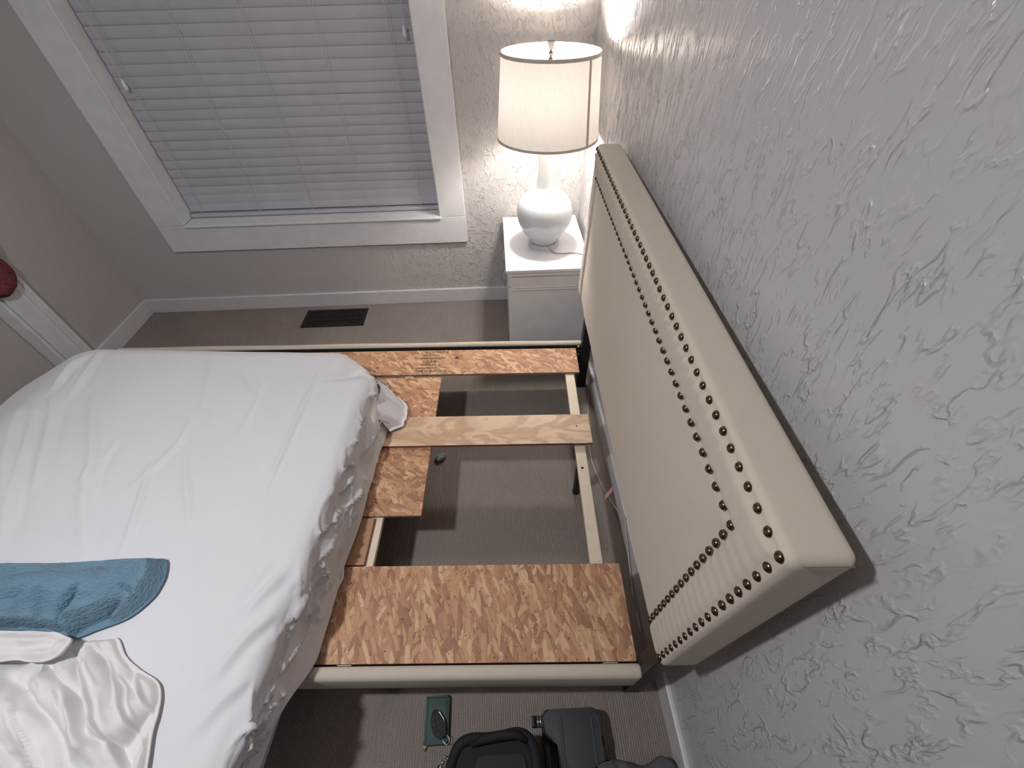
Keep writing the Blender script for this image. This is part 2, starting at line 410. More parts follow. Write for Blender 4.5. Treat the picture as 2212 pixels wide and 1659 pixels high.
def np_mesh(name, V, F, m, parent=None, smooth=True):
    me = bpy.data.meshes.new(name); me.from_pydata([tuple(v) for v in V], [], F); me.validate(); me.update()
    if smooth: me.shade_smooth()
    return put(name, me, parent, m)

# ------------------------------------------------------------------ the room
XL = -2.846; YN = -5.4; ZC = 2.46
WX0, WX1, WZ0, WZ1 = -2.282, -.809, .600, 2.06      # window opening
DY0, DY1 = -1.50, -.66                                # closet door opening in the left wall
struct(MB().box(XL-.2, .2, YN-.1, .2, -.08, 0).done('floor', M['carpet']))
struct(MB().box(XL-.2, .2, YN-.1, .2, ZC, ZC+.08).done('ceiling', M['ceiling']))
struct(MB().box(0, .15, YN, .2, 0, ZC).done('wall_right', M['wall_right']))
struct(MB().box(XL-.15, WX0, 0, .2, 0, ZC).box(WX1, 0, 0, .2, 0, ZC).box(WX0, WX1, 0, .2, 0, WZ0-.03).box(WX0, WX1, 0, .2, WZ1, ZC).done('wall_back', M['wall_back']))
struct(MB().box(XL-.15, XL, DY1, 0, 0, ZC).box(XL-.15, XL, YN, DY0, 0, ZC).box(XL-.15, XL, DY0, DY1, 2.03, ZC).done('wall_left', M['wall_plain']))
struct(MB().box(XL-.15, .15, YN-.15, YN, 0, ZC).done('wall_front', M['wall_plain']))
BH, BT = .102, .015
struct(MB().box(-BT, .001, YN, 0, 0, BH, .004).done('baseboard_right', M['trim_old']))
struct(MB().box(XL, -BT, -BT, .001, 0, BH, .004).done('baseboard_back', M['trim_old']))
struct(MB().box(XL-.001, XL+BT, -.53, -BT, 0, BH, .004).done('baseboard_left', M['trim_old']))
struct(MB().box(XL-.001, XL+BT, YN, DY0-.12, 0, BH, .004).done('trim_1', M['trim_old']))

# window
win = struct(empty('window_1', ((WX0+WX1)/2, 0, WZ0)))
def wpart(name, x0, x1, y0, y1, z0, z1, m='trim', bev=.003):
    ox, oz = (WX0+WX1)/2, WZ0
    return MB().box(x0-ox, x1-ox, y0, y1, z0-oz, z1-oz, bev).done(name, M[m], win)
CP = .02
wpart('casing', -2.437, WX0+.002, -CP, 0, .597, 2.06).name = 'casing'
wpart('casing', WX1-.002, -.663, -CP, 0, .597, 2.06)
wpart('casing', -2.437, -.663, -CP-.003, 0, 2.06, 2.21)
wpart('apron', -2.437, -.663, -CP, 0, .436, .5965)
wpart('sill', WX0+.002, WX1+.006, -CP-.012, .16, .586, .601, bev=.004)
wpart('jamb', WX0-.010, WX0+.005, -.018, .17, .602, WZ1)
wpart('jamb', WX1-.005, WX1+.010, -.018, .17, .602, WZ1)
wpart('jamb', WX0-.012, WX1+.012, -.015, .17, WZ1-.002, WZ1+.02)
wpart('bead', WX0-.004, WX0+.008, -CP-.006, -CP+.004, .602, WZ1, bev=.003)
wpart('sash', WX0, WX0+.05, .155, .185, .60, WZ1); wpart('sash', WX1-.05, WX1, .155, .185, .60, WZ1)
wpart('sash', WX0+.05, WX1-.05, .155, .185, .60, .66); wpart('sash', WX0+.05, WX1-.05, .155, .185, WZ1-.06, WZ1); wpart('sash', WX0+.05, WX1-.05, .155, .185, 1.31, 1.36)
wpart('pane', WX0+.05, WX1-.05, .167, .171, .66, WZ1-.06, 'pane', 0)

# blind: tilted slats, each a part
BX0, BX1, BY = WX0+.011, WX1-.012, .088
bl = tag(empty('window_blind', ((BX0+BX1)/2, BY, .603)), 'white horizontal slat blind closed over the window', 'blind')
bl_w = BX1-BX0; PITCH = .0462; SLW = .052; TILT = R(82)
def slat_mesh():
    b = bmesh.new(); rows = []
    for k in range(6):
        t = k/5-.5; crown = .0032*(1-(2*t)**2)
        # local: width axis w runs up the face, top edge leaning into the room
        yy = -math.cos(TILT)*t*SLW - math.sin(TILT)*crown; zz = math.sin(TILT)*t*SLW - math.cos(TILT)*crown*.6
        rows.append([b.verts.new((sx*bl_w/2, yy+dy, zz)) for sx in (-1, 1) for dy in (0, .0022)])
    for a, c in zip(rows, rows[1:]):
        b.faces.new((a[0], a[2], c[2], c[0])); b.faces.new((a[1], c[1], c[3], a[3]))
        b.faces.new((a[0], c[0], c[1], a[1])); b.faces.new((a[2], a[3], c[3], c[2]))
    b.faces.new((rows[0][0], rows[0][1], rows[0][3], rows[0][2])); b.faces.new((rows[-1][0], rows[-1][2], rows[-1][3], rows[-1][1]))
    bmesh.ops.recalc_face_normals(b, faces=b.faces); me = bpy.data.meshes.new('slat'); b.to_mesh(me); b.free(); me.materials.append(M['blind']); me.shade_smooth(); me.set_sharp_from_angle(angle=R(50)); return me
sm = slat_mesh(); z = .055; k = 0
while z < 1.40:
    o = put('slat', sm, bl, None, (0, (rng.random()-.5)*.0016, z)); o.rotation_euler = (R((rng.random()-.5)*1.6)+-(R(16) if k == 0 else R(10) if k == 1 else R(5) if k == 2 else 0), 0, R((rng.random()-.5)*.06))
    z += PITCH*(.88 if k < 1 else 1); k += 1
MB().box(-bl_w/2, bl_w/2, -.024, .026, .002, .022, .004).done('bottom_rail', M['blind'], bl)
MB().box(-bl_w/2, bl_w/2, -.03, .03, 1.405, 1.455, .003).done('head_rail', M['blind'], bl)
bcx = (BX0+BX1)/2
for x in (-2.195, -1.865, -1.555, -1.245, -.925):
    for dx in (-.006, .006):
        MB().tube([(x-bcx+dx, -.0245, .012)]+[(x-bcx+dx+.0012*math.sin(i*2.1), -.0225-.004*(i % 2), .03+i*PITCH) for i in range(30)]+[(x-bcx+dx, -.02, 1.41)], .0011, 5).done('ladder_cord', M['blind_cord'], bl)
for x, zt, n in ((-2.215, 1.255, 2), (-.860, 1.42, 3)):
    for q in range(n):
        MB().tube([(x-bcx+q*.010, -.034, zt-.603+.02+q*.012), (x-bcx+q*.007, -.036, 1.40)], .0011, 5).done('pull_cord', M['blind_cord'], bl)
    t = MB().lathe([(0, -.022), (.008, -.020), (.0095, -.008), (.006, .012), (.003, .022), (0, .024)], 14).done('tassel', M['tassel'], bl, (x-bcx, -.036, zt-.603), smooth=True)

# closet door in the left wall
dr = struct(empty('door_1', (XL, (DY0+DY1)/2, 0)))
def dpart(name, x0, x1, y0, y1, z0, z1, m='trim', bev=.004): return MB().box(x0-XL, x1-XL, y0-(DY0+DY1)/2, y1-(DY0+DY1)/2, z0, z1, bev).done(name, M[m], dr)
dpart('casing', XL, XL+.016, DY1, -.53, 0, 2.13); dpart('bead', XL+.002, XL+.026, -.548, -.529, 0, 2.14); dpart('bead', XL+.002, XL+.021, -.585, -.572, 0, 2.13)
dpart('casing', XL, XL+.018, DY0-.13, DY0, 0, 2.13); dpart('casing', XL, XL+.019, DY0-.13, -.53, 2.03, 2.15)
dpart('jamb', XL-.15, XL+.004, DY1-.018, DY1, 0, 2.03); dpart('jamb', XL-.15, XL+.004, DY0, DY0+.018, 0, 2.03); dpart('jamb', XL-.15, XL+.004, DY0+.018, DY1-.018, 2.015, 2.03)
dpart('door_panel', XL-.10, XL-.065, DY0+.02, DY1-.02, .01, 2.012, 'wall_plain')

# floor register by the window wall
rg = tag(empty('floor_register', (-1.577, -.149, 0)), 'dark brown metal floor vent set in the carpet below the window', 'vent')
b = MB(); b.box(-.203, .203, -.092, -.072, .0005, .006, .002).box(-.203, .203, .072, .092, .0005, .006, .002).box(-.203, -.176, -.072, .072, .0005, .006, .002).box(.176, .203, -.072, .072, .0005, .006, .002)
b.done('frame', M['register'], rg)
b = MB()
for i in range(27): b.box(-.176+.013*i, -.176+.013*i+.0055, -.072, .072, .001, .0045)
for y in (-.024, .024): b.box(-.176, .176, y-.004, y+.004, .001, .005)
b.done('grille', M['register'], rg)
MB().box(-.176, .176, -.072, .072, .0003, .0009).done('damper', M['rubber'], rg)

# ------------------------------------------------------------------ bed frame (turned a little from the wall)
TH = .0344
bed = tag(empty('bed_frame', (0, 0, 0), -TH), 'stripped bed frame with cream studded headboard, padded side rails and pale slats', 'bed frame')
VN, VF, ZR = -2.226, -.804, .300
def rail(v0, v1, name):
    # padded rail, rounded top, with a flush end
    V_, n_, F_ = round_box((2.375, v1-v0, .142), .015, .05)
    V_ = V_+np.array([-2.42, v0, ZR-.142]); V_[:, 2] += .0015*np.sin(V_[:, 0]*9)
    return np_mesh('side_rail', V_, F_, M['rail_cloth'], bed)
ra = rail(VN, VN+.036, 'near'); rb_ = rail(VF-.030, VF, 'far')
MB().box(-2.415, -.05, VF-.0335, VF-.0292, .165, .287).done('black_lining', M['rubber'], rb_)
MB().tube([(-.875, VF-.0345, ZR-.004), (-.877, VF-.031, ZR-.03), (-.874, VF-.034, ZR-.05)], .0012, 5).done('loose_thread', M['rail_cloth'], rb_)
MB().box(-2.41, -.06, VN+.038, VN+.070, .236, .250).done('slat_ledge', M['dark_ledge'], bed)
MB().box(-2.41, -.06, VF-.062, VF-.032, .236, .250).done('slat_ledge', M['dark_ledge'], bed)
for u_ in (-.128, -.893, -1.078, -1.45, -1.85, -2.25):
    wd = .042
    s_ = MB().box(u_-wd/2, u_+wd/2, VN+.040, VF-.036, .2515, .2705, .002).done('slat', M['pine'], bed)
    if u_ > -.2:
        MB().lathe([(0, .002), (.004, .0018), (.0055, .0002), (.0055, -.001)], 12, (-.131, -1.541, .2705)).done('bolt', M['black_metal'], s_, smooth=True)
lg = MB().tube([(-.127, -1.496, .0105), (-.127, -1.496, .012), (-.126, -1.498, .2515)], [.0135, .0145, .020], 14).done('support_leg', M['black_metal'], bed, smooth='auto')
MB().lathe([(0, .0005), (.015, .0005), (.016, .004), (.016, .0105), (0, .0105)], 14, (-.127, -1.496, 0)).done('rubber_foot', M['rubber'], lg)
for u_ in (-.86, -1.6):
    MB().box(u_-.019, u_+.019, -1.515, -1.475, .0, .2515, .003).done('support_leg', M['black_metal'], bed)
for v0 in (VN+.004, VF-.056):
    MB().box(-.052, -.006, v0, v0+.050, .0, .60, .003).done('post', M['black_metal'], bed)
    bk = MB().box(-.078, -.049, v0+.006, v0+.040, .215, .262, .002).box(-.0545, -.049, v0+.004, v0+.046, .18, .294, .002).done('bracket', M['dark_ledge'], bed)
    for dz in (.205, .275):
        MB().lathe([(0, .010), (.005, .0095), (.0065, .002), (.0065, 0)], 10).done('bolt', M['brass'], bk, (-.066, v0+.020, dz))
for v0 in (VN+.010,):
    MB().lathe([(0, 0), (.017, 0), (.022, .018), (.022, .158), (0, .158)], 16, (-.80, VN+.036, 0)).done('leg', M['black_metal'], bed, smooth='auto')

# headboard: its own slight turn and lean, built in world space then carried into the bed's frame
HL, HH, HD, EX = 1.4845, .6038, .0921, .010
RN = .012                                            # inset of the outer nail row
SP = .0320
def nail_lines():
    a, b_ = .0053, .0802; out = []; inn = []
    def row(p0, p1, skip_last):
        ln = math.hypot(p1[0]-p0[0], p1[1]-p0[1]); n = int(round(ln/SP)); r_ = []
        for i in range(n if skip_last else n+1): r_.append((p0[0]+(p1[0]-p0[0])*i/n, p0[1]+(p1[1]-p0[1])*i/n))
        return r_
    for c_, dst in ((a, out), (b_, inn)):
        z0 = .016
        dst += row((c_, z0), (c_, HH-c_), True)+row((c_, HH-c_), (HL-c_, HH-c_), False)
    return out, inn
N_OUT, N_IN = nail_lines()
V_, n_, F_ = round_box((HD, HL+2*EX, HH+EX+.004), .016, .0068, seg=5)
s_ = V_[:, 1]-EX; k_ = V_[:, 2]-.004; front = sstep(.5, .9, -n_[:, 0])*sstep(.030, .002, V_[:, 0])
def row_d(c_):
    inside_x = np.minimum(s_-c_, HL-c_-s_); inside_z = HH-c_-k_
    return np.where(inside_z < inside_x, inside_z, inside_x)
dO, dI = row_d(.0053), row_d(.0802)
alongT = np.where((HH-k_) < np.minimum(s_, HL-s_), s_, k_)
dep = np.zeros(len(V_))
dep += .0042*np.exp(-(dI/.009)**2)+.003*np.exp(-(dO/.009)**2)
band = sstep(0, .012, dO)*sstep(.075, .060, dO)
dep += band*(-.0045+np.where((HH-k_) < np.minimum(s_, HL-s_), .0068*sstep(0, .7, s_)+.0008, .0007)*np.cos(2*PI*alongT/SP))*1.0
dep += .0012*vnoise(s_*9, k_*9, s_*0+2)
puff = sstep(.0, .16, dI); dep -= .004*puff
V_[:, 0] += dep*front
# padding: soft waviness of the end faces near the bottom
endf = sstep(.4, .9, -n_[:, 1]); V_[:, 1] += endf*.006*sstep(.12, .0, V_[:, 2])*np.cos(V_[:, 0]*20)
HY, HT = .0291, .0133
hu = np.array([math.cos(HY), -math.sin(HY), 0]); hv = np.array([math.sin(HY), math.cos(HY), 0]); ku = np.array([0, 0, 1.0])
hup = math.cos(HT)*ku+math.sin(HT)*hu; huu = math.cos(HT)*hu-math.sin(HT)*ku
H0 = np.array([-.1533, -2.2291, .5662])
def hb_world(d, s, k): return H0+np.outer(d, huu)+np.outer(s, hv)+np.outer(k, hup)
Wd = hb_world(V_[:, 0], s_, k_)
ct, st = math.cos(TH), math.sin(TH)
def to_bed(P):
    P = np.atleast_2d(P); return np.stack([P[:, 0]*ct-P[:, 1]*st, P[:, 0]*st+P[:, 1]*ct, P[:, 2]], 1)
hb = np_mesh('headboard', to_bed(Wd), F_, M['cream'], bed)
nb = MB().lathe([(.0002, .0052), (.0035, .0047), (.0062, .0030), (.0078, .0006), (.0080, -.0012)], 12)
bmesh.ops.recalc_face_normals(nb.b, faces=nb.b.faces); nme = bpy.data.meshes.new('nail_head'); nb.b.to_mesh(nme); nb.b.free(); nme.shade_smooth(); nme.materials.append(M['nail'])
fr = to_bed(np.array([-huu, hv, hup])); Rm = Matrix(((fr[1][0], fr[2][0], fr[0][0]), (fr[1][1], fr[2][1], fr[0][1]), (fr[1][2], fr[2][2], fr[0][2])))
for lst, dd in ((N_OUT, .0016), (N_IN, -.0022)):
    for s1, k1 in lst:
        P = to_bed(hb_world(np.array([dd]), np.array([s1]), np.array([k1])))[0]
        o = bpy.data.objects.new('nail_head', nme); COL.objects.link(o); o.parent = hb
        o.matrix_local = Matrix.Translation(Vector(P)) @ (Rm @ Euler((R(rng.normal()*3), R(rng.normal()*3), 0)).to_matrix()).to_4x4()
# seams where the fabric is folded at the top corners
for s1 in (-EX-.001, HL+EX+.001):
    pts = [tuple(p) for p in to_bed(hb_world(np.linspace(.018, HD-.012, 8), np.full(8, s1), np.full(8, HH+EX-.006)))]
    MB().tube(pts, .0010, 5).done('seam', M['seam'], hb)
# pink tag stapled under the headboard
tb = bmesh.new(); P0 = np.array([-.098, -1.800, .572])
rows = []
for i in range(6):
    t = i/5; c0 = Vector((P0[0]-.004-.020*t, P0[1]+.006-.012*t, P0[2]-.010-.032*t-.004*math.sin(3*t)))
    rows.append((tb.verts.new(c0+Vector((.002, .009, 0))), tb.verts.new(c0-Vector((.002, .009, 0)))))
for a, c_ in zip(rows, rows[1:]): tb.faces.new((a[0], a[1], c_[1], c_[0]))
bmesh.ops.solidify(tb, geom=tb.faces[:], thickness=.0008)
me = bpy.data.meshes.new('fabric_tag'); tb.to_mesh(me); tb.free(); put('fabric_tag', me, bed, M['pink'])['label'] = 'pink fabric tag under the headboard'

# ------------------------------------------------------------------ loose boards on the slats (things of their own)
def bedpt(u_, v_): return (u_*ct+v_*st, -u_*st+v_*ct)
def board(name, label, u0_, u1_, v0, v1, z0, z1, m, em, turn=0, cat='board'):
    cu, cv = (u0_+u1_)/2, (v0+v1)/2; x, y = bedpt(cu, cv)
    o = MB().box(u0_-cu, u1_-cu, v0-cv, v1-cv, 0, z1-z0, .0008, 1).done(name, M[m], None, (x, y, z0), -TH+turn, edge_m=M[em])
    return tag(o, label, cat)
ZB = .2712
o_far = board('strand_board', 'narrow strand board strip with black printed stamp along the far rail', -1.62, -.082, -1.024, -.853, ZB, ZB+.0115, 'osb_mixed', 'osb_edge')
o_near = board('strand_board', 'large wide strand board panel lying along the near padded rail', -1.62, -.056, -2.184, -1.912, ZB, ZB+.0115, 'osb', 'osb_edge')
o_mid = board('strand_board', 'square-ended strand board under the plywood strip in the middle of the bed', -1.62, -.735, -1.738, -1.045, ZB, ZB+.0115, 'osb_mixed', 'osb_edge', .004)
o_ply = board('plywood_strip', 'long plywood strip with wavy grain laid across the strand board', -1.60, -.079, -1.443, -1.293, ZB+.0122, ZB+.0252, 'ply', 'ply_edge', .002)
o_br = board('plywood_board', 'smooth red-brown plywood board between strand panels at the sheet edge', -1.62, -.897, -1.908, -1.744, ZB, ZB+.0125, 'ply_brown', 'ply_edge')
MB().box(-.012+.36, .36, -.082, .082, .0126, .0150).done('edge_strip', M['ply_brown'], o_br)
for o in (o_far, o_near, o_mid): o['group'] = 'strand boards laid on the bed slats'
# nail marks in the plywood strip
for dx, dy in ((-.915+.84, .005), (-.135+.84, .012)):
    MB().lathe([(0, .0003), (.003, .0002), (.0035, 0)], 8, (dx, dy, .0131)).done('nail_hole', M['ink'], o_ply)
# stamp on the far strand board
def text_mesh(s, size):
    cu = bpy.data.curves.new('stamp', 'FONT'); cu.body = s; cu.size = size; cu.align_x = 'LEFT'; cu.offset = .0004
    o = bpy.data.objects.new('stamp', cu); COL.objects.link(o); bpy.context.view_layer.update()
    me = bpy.data.meshes.new_from_object(o.evaluated_get(bpy.context.evaluated_depsgraph_get())); bpy.data.objects.remove(o); return me
lines = [('\u25B2 CAYECO \u25B2', .0, .020), ('SPACE 1/8 IN', -.008, .014), ('STRENGTH AXIS', -.020, .017), ('C 3 BI', .010, .021), ('EXPOSURE 1', -.012, .016), ('SHEATHING PS2', -.034, .014), ('THIS SIDE DOWN', -.034, .019)]
fu, fv = (-1.62-.082)/2, (-1.024-.853)/2
yy = -.873
for s_txt, dx, sz in lines:
    me = text_mesh(s_txt.replace('\u25B2', 'A'), sz)
    o = put('stamp_line', me, o_far, M['ink'], (-.835+dx-fu, yy-fv, .0118)); yy -= .0225
tri = bmesh.new(); tri.faces.new([tri.verts.new(p) for p in ((0, 0, 0), (.026, 0, 0), (.018, .018, 0))]); me = bpy.data.meshes.new('stamp_arrow'); tri.to_mesh(me); tri.free()
put('stamp_arrow', me, o_far, M['ink'], (-.69-fu, -.918-fv, .0118))

# ------------------------------------------------------------------ mattress, sheet and bedding
TM = .082
cm, smn = math.cos(TM), math.sin(TM)
def m2w(um, vm): return um*cm+vm*smn, -um*smn+vm*cm
U0, U1, V0, V1, ZM0, ZM1 = -2.47, -.893, -2.53, -1.165, .3015, .522
mt = tag(empty('mattress', (*m2w((U0+U1)/2, (V0+V1)/2), ZM0), -TM), 'grey-sided mattress shifted toward the foot, its corner hanging over the near rail', 'mattress')
V_, n_, F_ = round_box((U1-U0-.004, V1-V0-.008, ZM1-ZM0-.006), .05, .09)
V_ = V_-np.array([(U1-U0)/2-.002, (V1-V0)/2-.004, 0])
mat_V, mat_F = V_, F_
pp = rrect(-(U1-U0)/2+.003, (U1-U0)/2-.003, -(V1-V0)/2+.005, (V1-V0)/2-.005, .05, 8); pp.append(pp[0])
MB().tube([(x, y, .040) for x, y in pp], .005, 6, False).done('piping', M['mattress'], mt, smooth=True)

TOP = [
([(-1.106,-1.266),(-1.1,-1.49),(-1.095,-1.666),(-1.096,-1.817)],0.006,0.008),
([(-1.514,-1.742),(-1.455,-1.882),(-1.407,-2.035)],0.006,0.01),
([(-1.435,-1.676),(-1.349,-1.806),(-1.262,-1.936)],0.005,0.01),
([(-2.144,-1.243),(-2.138,-1.337),(-2.122,-1.424)],0.007,0.014),
([(-2.102,-1.175),(-2.062,-1.304),(-2.021,-1.449)],0.007,0.012),
([(-2.135,-1.209),(-2.154,-1.275),(-2.141,-1.374)],0.006,0.011),
([(-1.937,-1.446),(-1.804,-1.608),(-1.71,-1.738),(-1.651,-1.853),(-1.513,-2.038)],0.008,0.018),
([(-2.111,-1.423),(-2.003,-1.565),(-1.834,-1.821)],0.006,0.016),
([(-2.2,-1.494),(-2.039,-1.705),(-1.824,-1.963)],0.006,0.018),
([(-2.105,-1.53),(-1.956,-1.745),(-1.834,-1.93),(-1.785,-2.01)],0.007,0.016),
([(-1.594,-1.197),(-1.523,-1.366),(-1.46,-1.525)],0.004,0.014),
([(-1.428,-1.319),(-1.361,-1.39),(-1.309,-1.443)],0.004,0.01),
([(-1.502,-1.514),(-1.472,-1.598),(-1.474,-1.688),(-1.526,-1.83)],0.004,0.012),
([(-1.688,-1.639),(-1.686,-1.757),(-1.695,-1.817)],0.004,0.012),
([(-1.314,-1.331),(-1.281,-1.469),(-1.269,-1.616)],0.003,0.012),
([(-0.981,-2.042),(-0.991,-2.084),(-1.012,-2.131)],0.004,0.012),
([(-.93,-2.06),(-0.947,-2.095),(-0.985,-2.167)],0.007,0.013),
([(-.91,-2.16),(-0.95,-2.215),(-0.99,-2.30)],0.008,0.012),
([(-.91,-2.30),(-0.943,-2.33),(-0.985,-2.40)],0.006,0.013)]
V_, n_, F_ = round_box((U1-U0+.012, V1-V0+.012, ZM1-ZM0+.006), .052, .0068, bottom=False, seg=6)
X = V_[:, 0]+U0-.006; Y = V_[:, 1]+V0-.006; Zz = V_[:, 2]
top = sstep(.6, .95, n_[:, 2]); head = sstep(.45, .9, n_[:, 0]); far_ = sstep(.4, .9, n_[:, 1])
D = np.zeros(len(V_))
edge_in = np.minimum(np.minimum(X-U0, U1-X), V1-Y)
D += top*(1.7*strokes(X, Y, TOP)+.0055*vnoise(X*4, Y*4, X*0+1)+.0016*vnoise(X*11+Y*3, Y*9, X*0+5))
q = vnoise(X*5+Y*2.2, Y*5, X*0+9); D += top*.0035*sstep(.5, .9, 1-np.abs(q))*sstep(.4, .0, X+2.0)
# slack over the head end: a hollow under the top edge, then loose slanting folds down the face
hz = np.clip(Zz/(ZM1-ZM0), 0, 1)
dO_ = np.zeros(len(V_))
dO_ += .030*(1-hz)**1.3
dO_ -= .010*np.exp(-((hz-.72)/.14)**2)
env = sstep(.02, .35, hz)*sstep(1.0, .8, hz)
for fr_, sl, am, ph in ((13, .10, .008, 0), (23, -.30, .006, 1.3)):
    ph_n = vnoise(Y*4, Zz*5, Y*0+fr_)*2.2
    dO_ += am*np.sin(fr_*(Y+sl*(Zz*6))+ph+ph_n)*(.35+.65*env)*sstep(1.0, .8, hz)
rg_ = 1-np.abs(vnoise(Y*9+Zz*16, Zz*15-Y*5, Y*0+3)); dO_ += .016*sstep(.80, 1.0, rg_)*env
rg2 = 1-np.abs(vnoise(Y*7-Zz*20, Zz*11+Y*3, Y*0+13)); dO_ += .014*sstep(.80, 1.0, rg2)*env
D += head*np.maximum(dO_, -.001)
D += far_*(.004*np.sin(Y*0+X*26+vnoise(X*5, Zz*8, X*0)*2)*(1-hz)+.004)
Vs = np.stack([X, Y, Zz], 1)+n_*D[:, None]
def corners(P, x1, x0, y1, rx=.20):
    # soft, drooping corners at the far side
    for sx, xe in ((1, x1), (-1, x0)):
        cx = xe-sx*rx; cy = y1-rx
        dx = np.maximum((P[:, 0]-cx)*sx, 0)/rx; dy = np.maximum(P[:, 1]-cy, 0)/rx
        r_ = np.hypot(dx, dy); m_ = (dx > 0) & (dy > 0) & (r_ > 1e-6)
        tgt = np.where(r_ > 0, np.maximum(dx, dy)/np.maximum(r_, 1e-9), 1); k_ = 1-.95*(1-tgt)
        P[m_, 0] = (cx+sx*dx*rx*k_)[m_]; P[m_, 1] = (cy+dy*rx*k_)[m_]
        P[:, 2] -= np.where(m_ & (sx > 0), .055*sstep(.0, 1.15, np.minimum(dx, dy)*1.6)*sstep(.05, .2, P[:, 2]), 0)
    return P
def foot_sag(P, zb):
    P[:, 2] = zb+(P[:, 2]-zb)*(1-.52*sstep(U0+.36, U0-.02, P[:, 0])); return P
Vs = foot_sag(corners(Vs, U1+.006, U0-.006, V1+.006), 0)
# the fitted edge is pulled up past the near rail
lift = sstep(-2.20, -2.38, Y)*head
low = (1-hz)
Vs[:, 2] += lift*.085*low**1.0
Vs[:, 0] -= lift*.020*low
Vs[:, 0] -= (U0+U1)/2; Vs[:, 1] -= (V0+V1)/2
fs = tag(empty('fitted_sheet', (*m2w((U0+U1)/2, (V0+V1)/2), ZM0), -TM), 'wrinkled white fitted sheet stretched over the shifted mattress', 'sheet')
np_mesh('sheet_cloth', Vs, F_, M['sheet'], fs)
mh = np.array([(U0+U1)/2, (V0+V1)/2, 0]); mat_V = foot_sag(corners(mat_V+mh, U1-.004, U0+.004, V1-.008), 0)-mh
np_mesh('mattress_body', mat_V, mat_F, M['mattress'], mt)
# loose elastic corner flap spread on the boards
cx_, cy_ = (U0+U1)/2, (V0+V1)/2
NA, NB = 46, 22; VV = []; FF = []
for i in range(NA+1):
    a = i/NA; vm = -1.225-.205*a
    for j in range(NB+1):
        t = j/NB
        reach = .038+.048*math.sin(min(1, a*1.9+.12)*PI/2)*(1-sstep(.80, 1.0, np.array(a)))
        wob = .006*math.sin(a*19+t*3)*t+.005*math.sin(a*33-t*5)*t*(1-t)*3
        um = -.881-.055*max(0, 1-a*2.2)**2*(1-t*.6)+(reach+.4*wob)*t+.014*math.sin(t*PI)*.6
        z_ = ZM0+.125*(1-t)**1.7+.006+.016*math.sin(t*PI)*abs(math.sin(a*13+.6))+.010*t*(1-t)*4*abs(math.sin(a*21))+.004*t*math.sin(a*15)**2
        VV.append((um-cx_, vm+.018*t*(a-.5)-cy_, max(z_-ZM0, .0005)))
for i in range(NA):
    for j in range(NB): k = i*(NB+1)+j; FF.append((k, k+1, k+NB+2, k+NB+1))
np_mesh('corner_flap', VV, FF, M['sheet'], fs)
hem = [VV[i*(NB+1)+NB] for i in range(NA+1)]
MB().tube([(x+.001, y, z_+.003) for x, y, z_ in hem], [.0058+.0012*math.sin(i*.9) for i in range(NA+1)], 8).done('hem', M['hem'], fs, smooth=True)
hp = []
for i in range(40):
    vm = -1.43-.74*i/39; hp.append((-.866+.006*math.sin(i*1.1)+.004*math.sin(i*.47)-cx_, vm-cy_, .0035))
MB().tube(hp, .0042, 6).done('hem', M['hem'], fs, smooth=True)

def radial_cloth(name, outline, zbase, hfun, m, parent, nr=70, na=260, thick=.006, smooth_out=True):
    out = np.array(smooth_path(outline+[outline[0]], na) if smooth_out else outline)[:-1]
    c_ = out.mean(0); VV, FF = [], []; n = len(out)
    rr = 1-(1-np.linspace(0, 1, nr+1)[1:])**1.25
    P = [c_[None]]+[c_+(out-c_)*r_ for r_ in rr]; P = np.concatenate(P)
    bd = np.full(len(P), 9.0)
    d, t, sd = seg_dist(P[:, 0], P[:, 1], [tuple(o_) for o_ in out]+[tuple(out[0])]); bd = d
    h = hfun(P[:, 0], P[:, 1], bd)
    top_ = np.stack([P[:, 0], P[:, 1], zbase+h], 1); bot = top_.copy(); bot[:, 2] = zbase
    off = len(top_); Vv = np.concatenate([top_, bot])
    for k in range(n): FF.append((0, 1+k, 1+(k+1) % n)); FF.append((off, off+1+(k+1) % n, off+1+k))
    for i in range(nr-1):
        a0, b0 = 1+i*n, 1+(i+1)*n
        for k in range(n):
            k2 = (k+1) % n; FF.append((a0+k, b0+k, b0+k2, a0+k2)); FF.append((off+a0+k, off+a0+k2, off+b0+k2, off+b0+k))
    e0 = 1+(nr-1)*n
    for k in range(n): k2 = (k+1) % n; FF.append((e0+k, off+e0+k, off+e0+k2, e0+k2))
    org = Vector((*c_, zbase))
    Vv = Vv-np.array(org)
    xw, yw = m2w(org.x, org.y)
    o = np_mesh(name, Vv, FF, m, parent); o.location = (xw, yw, zbase); o.rotation_euler = (0, 0, -TM); return o
DUV_OUT = [(-1.67, -2.246), (-1.573, -2.228), (-1.49, -2.243), (-1.424, -2.262), (-1.401, -2.259), (-1.367, -2.246), (-1.346, -2.238), (-1.293, -2.232), (-1.262, -2.232), (-1.219, -2.266), (-1.169, -2.29), (-1.113, -2.311), (-1.088, -2.335), (-1.073, -2.368), (-1.064, -2.402), (-1.042, -2.452), (-1.026, -2.502), (-1.211, -2.528), (-1.416, -2.52), (-1.62, -2.50)]
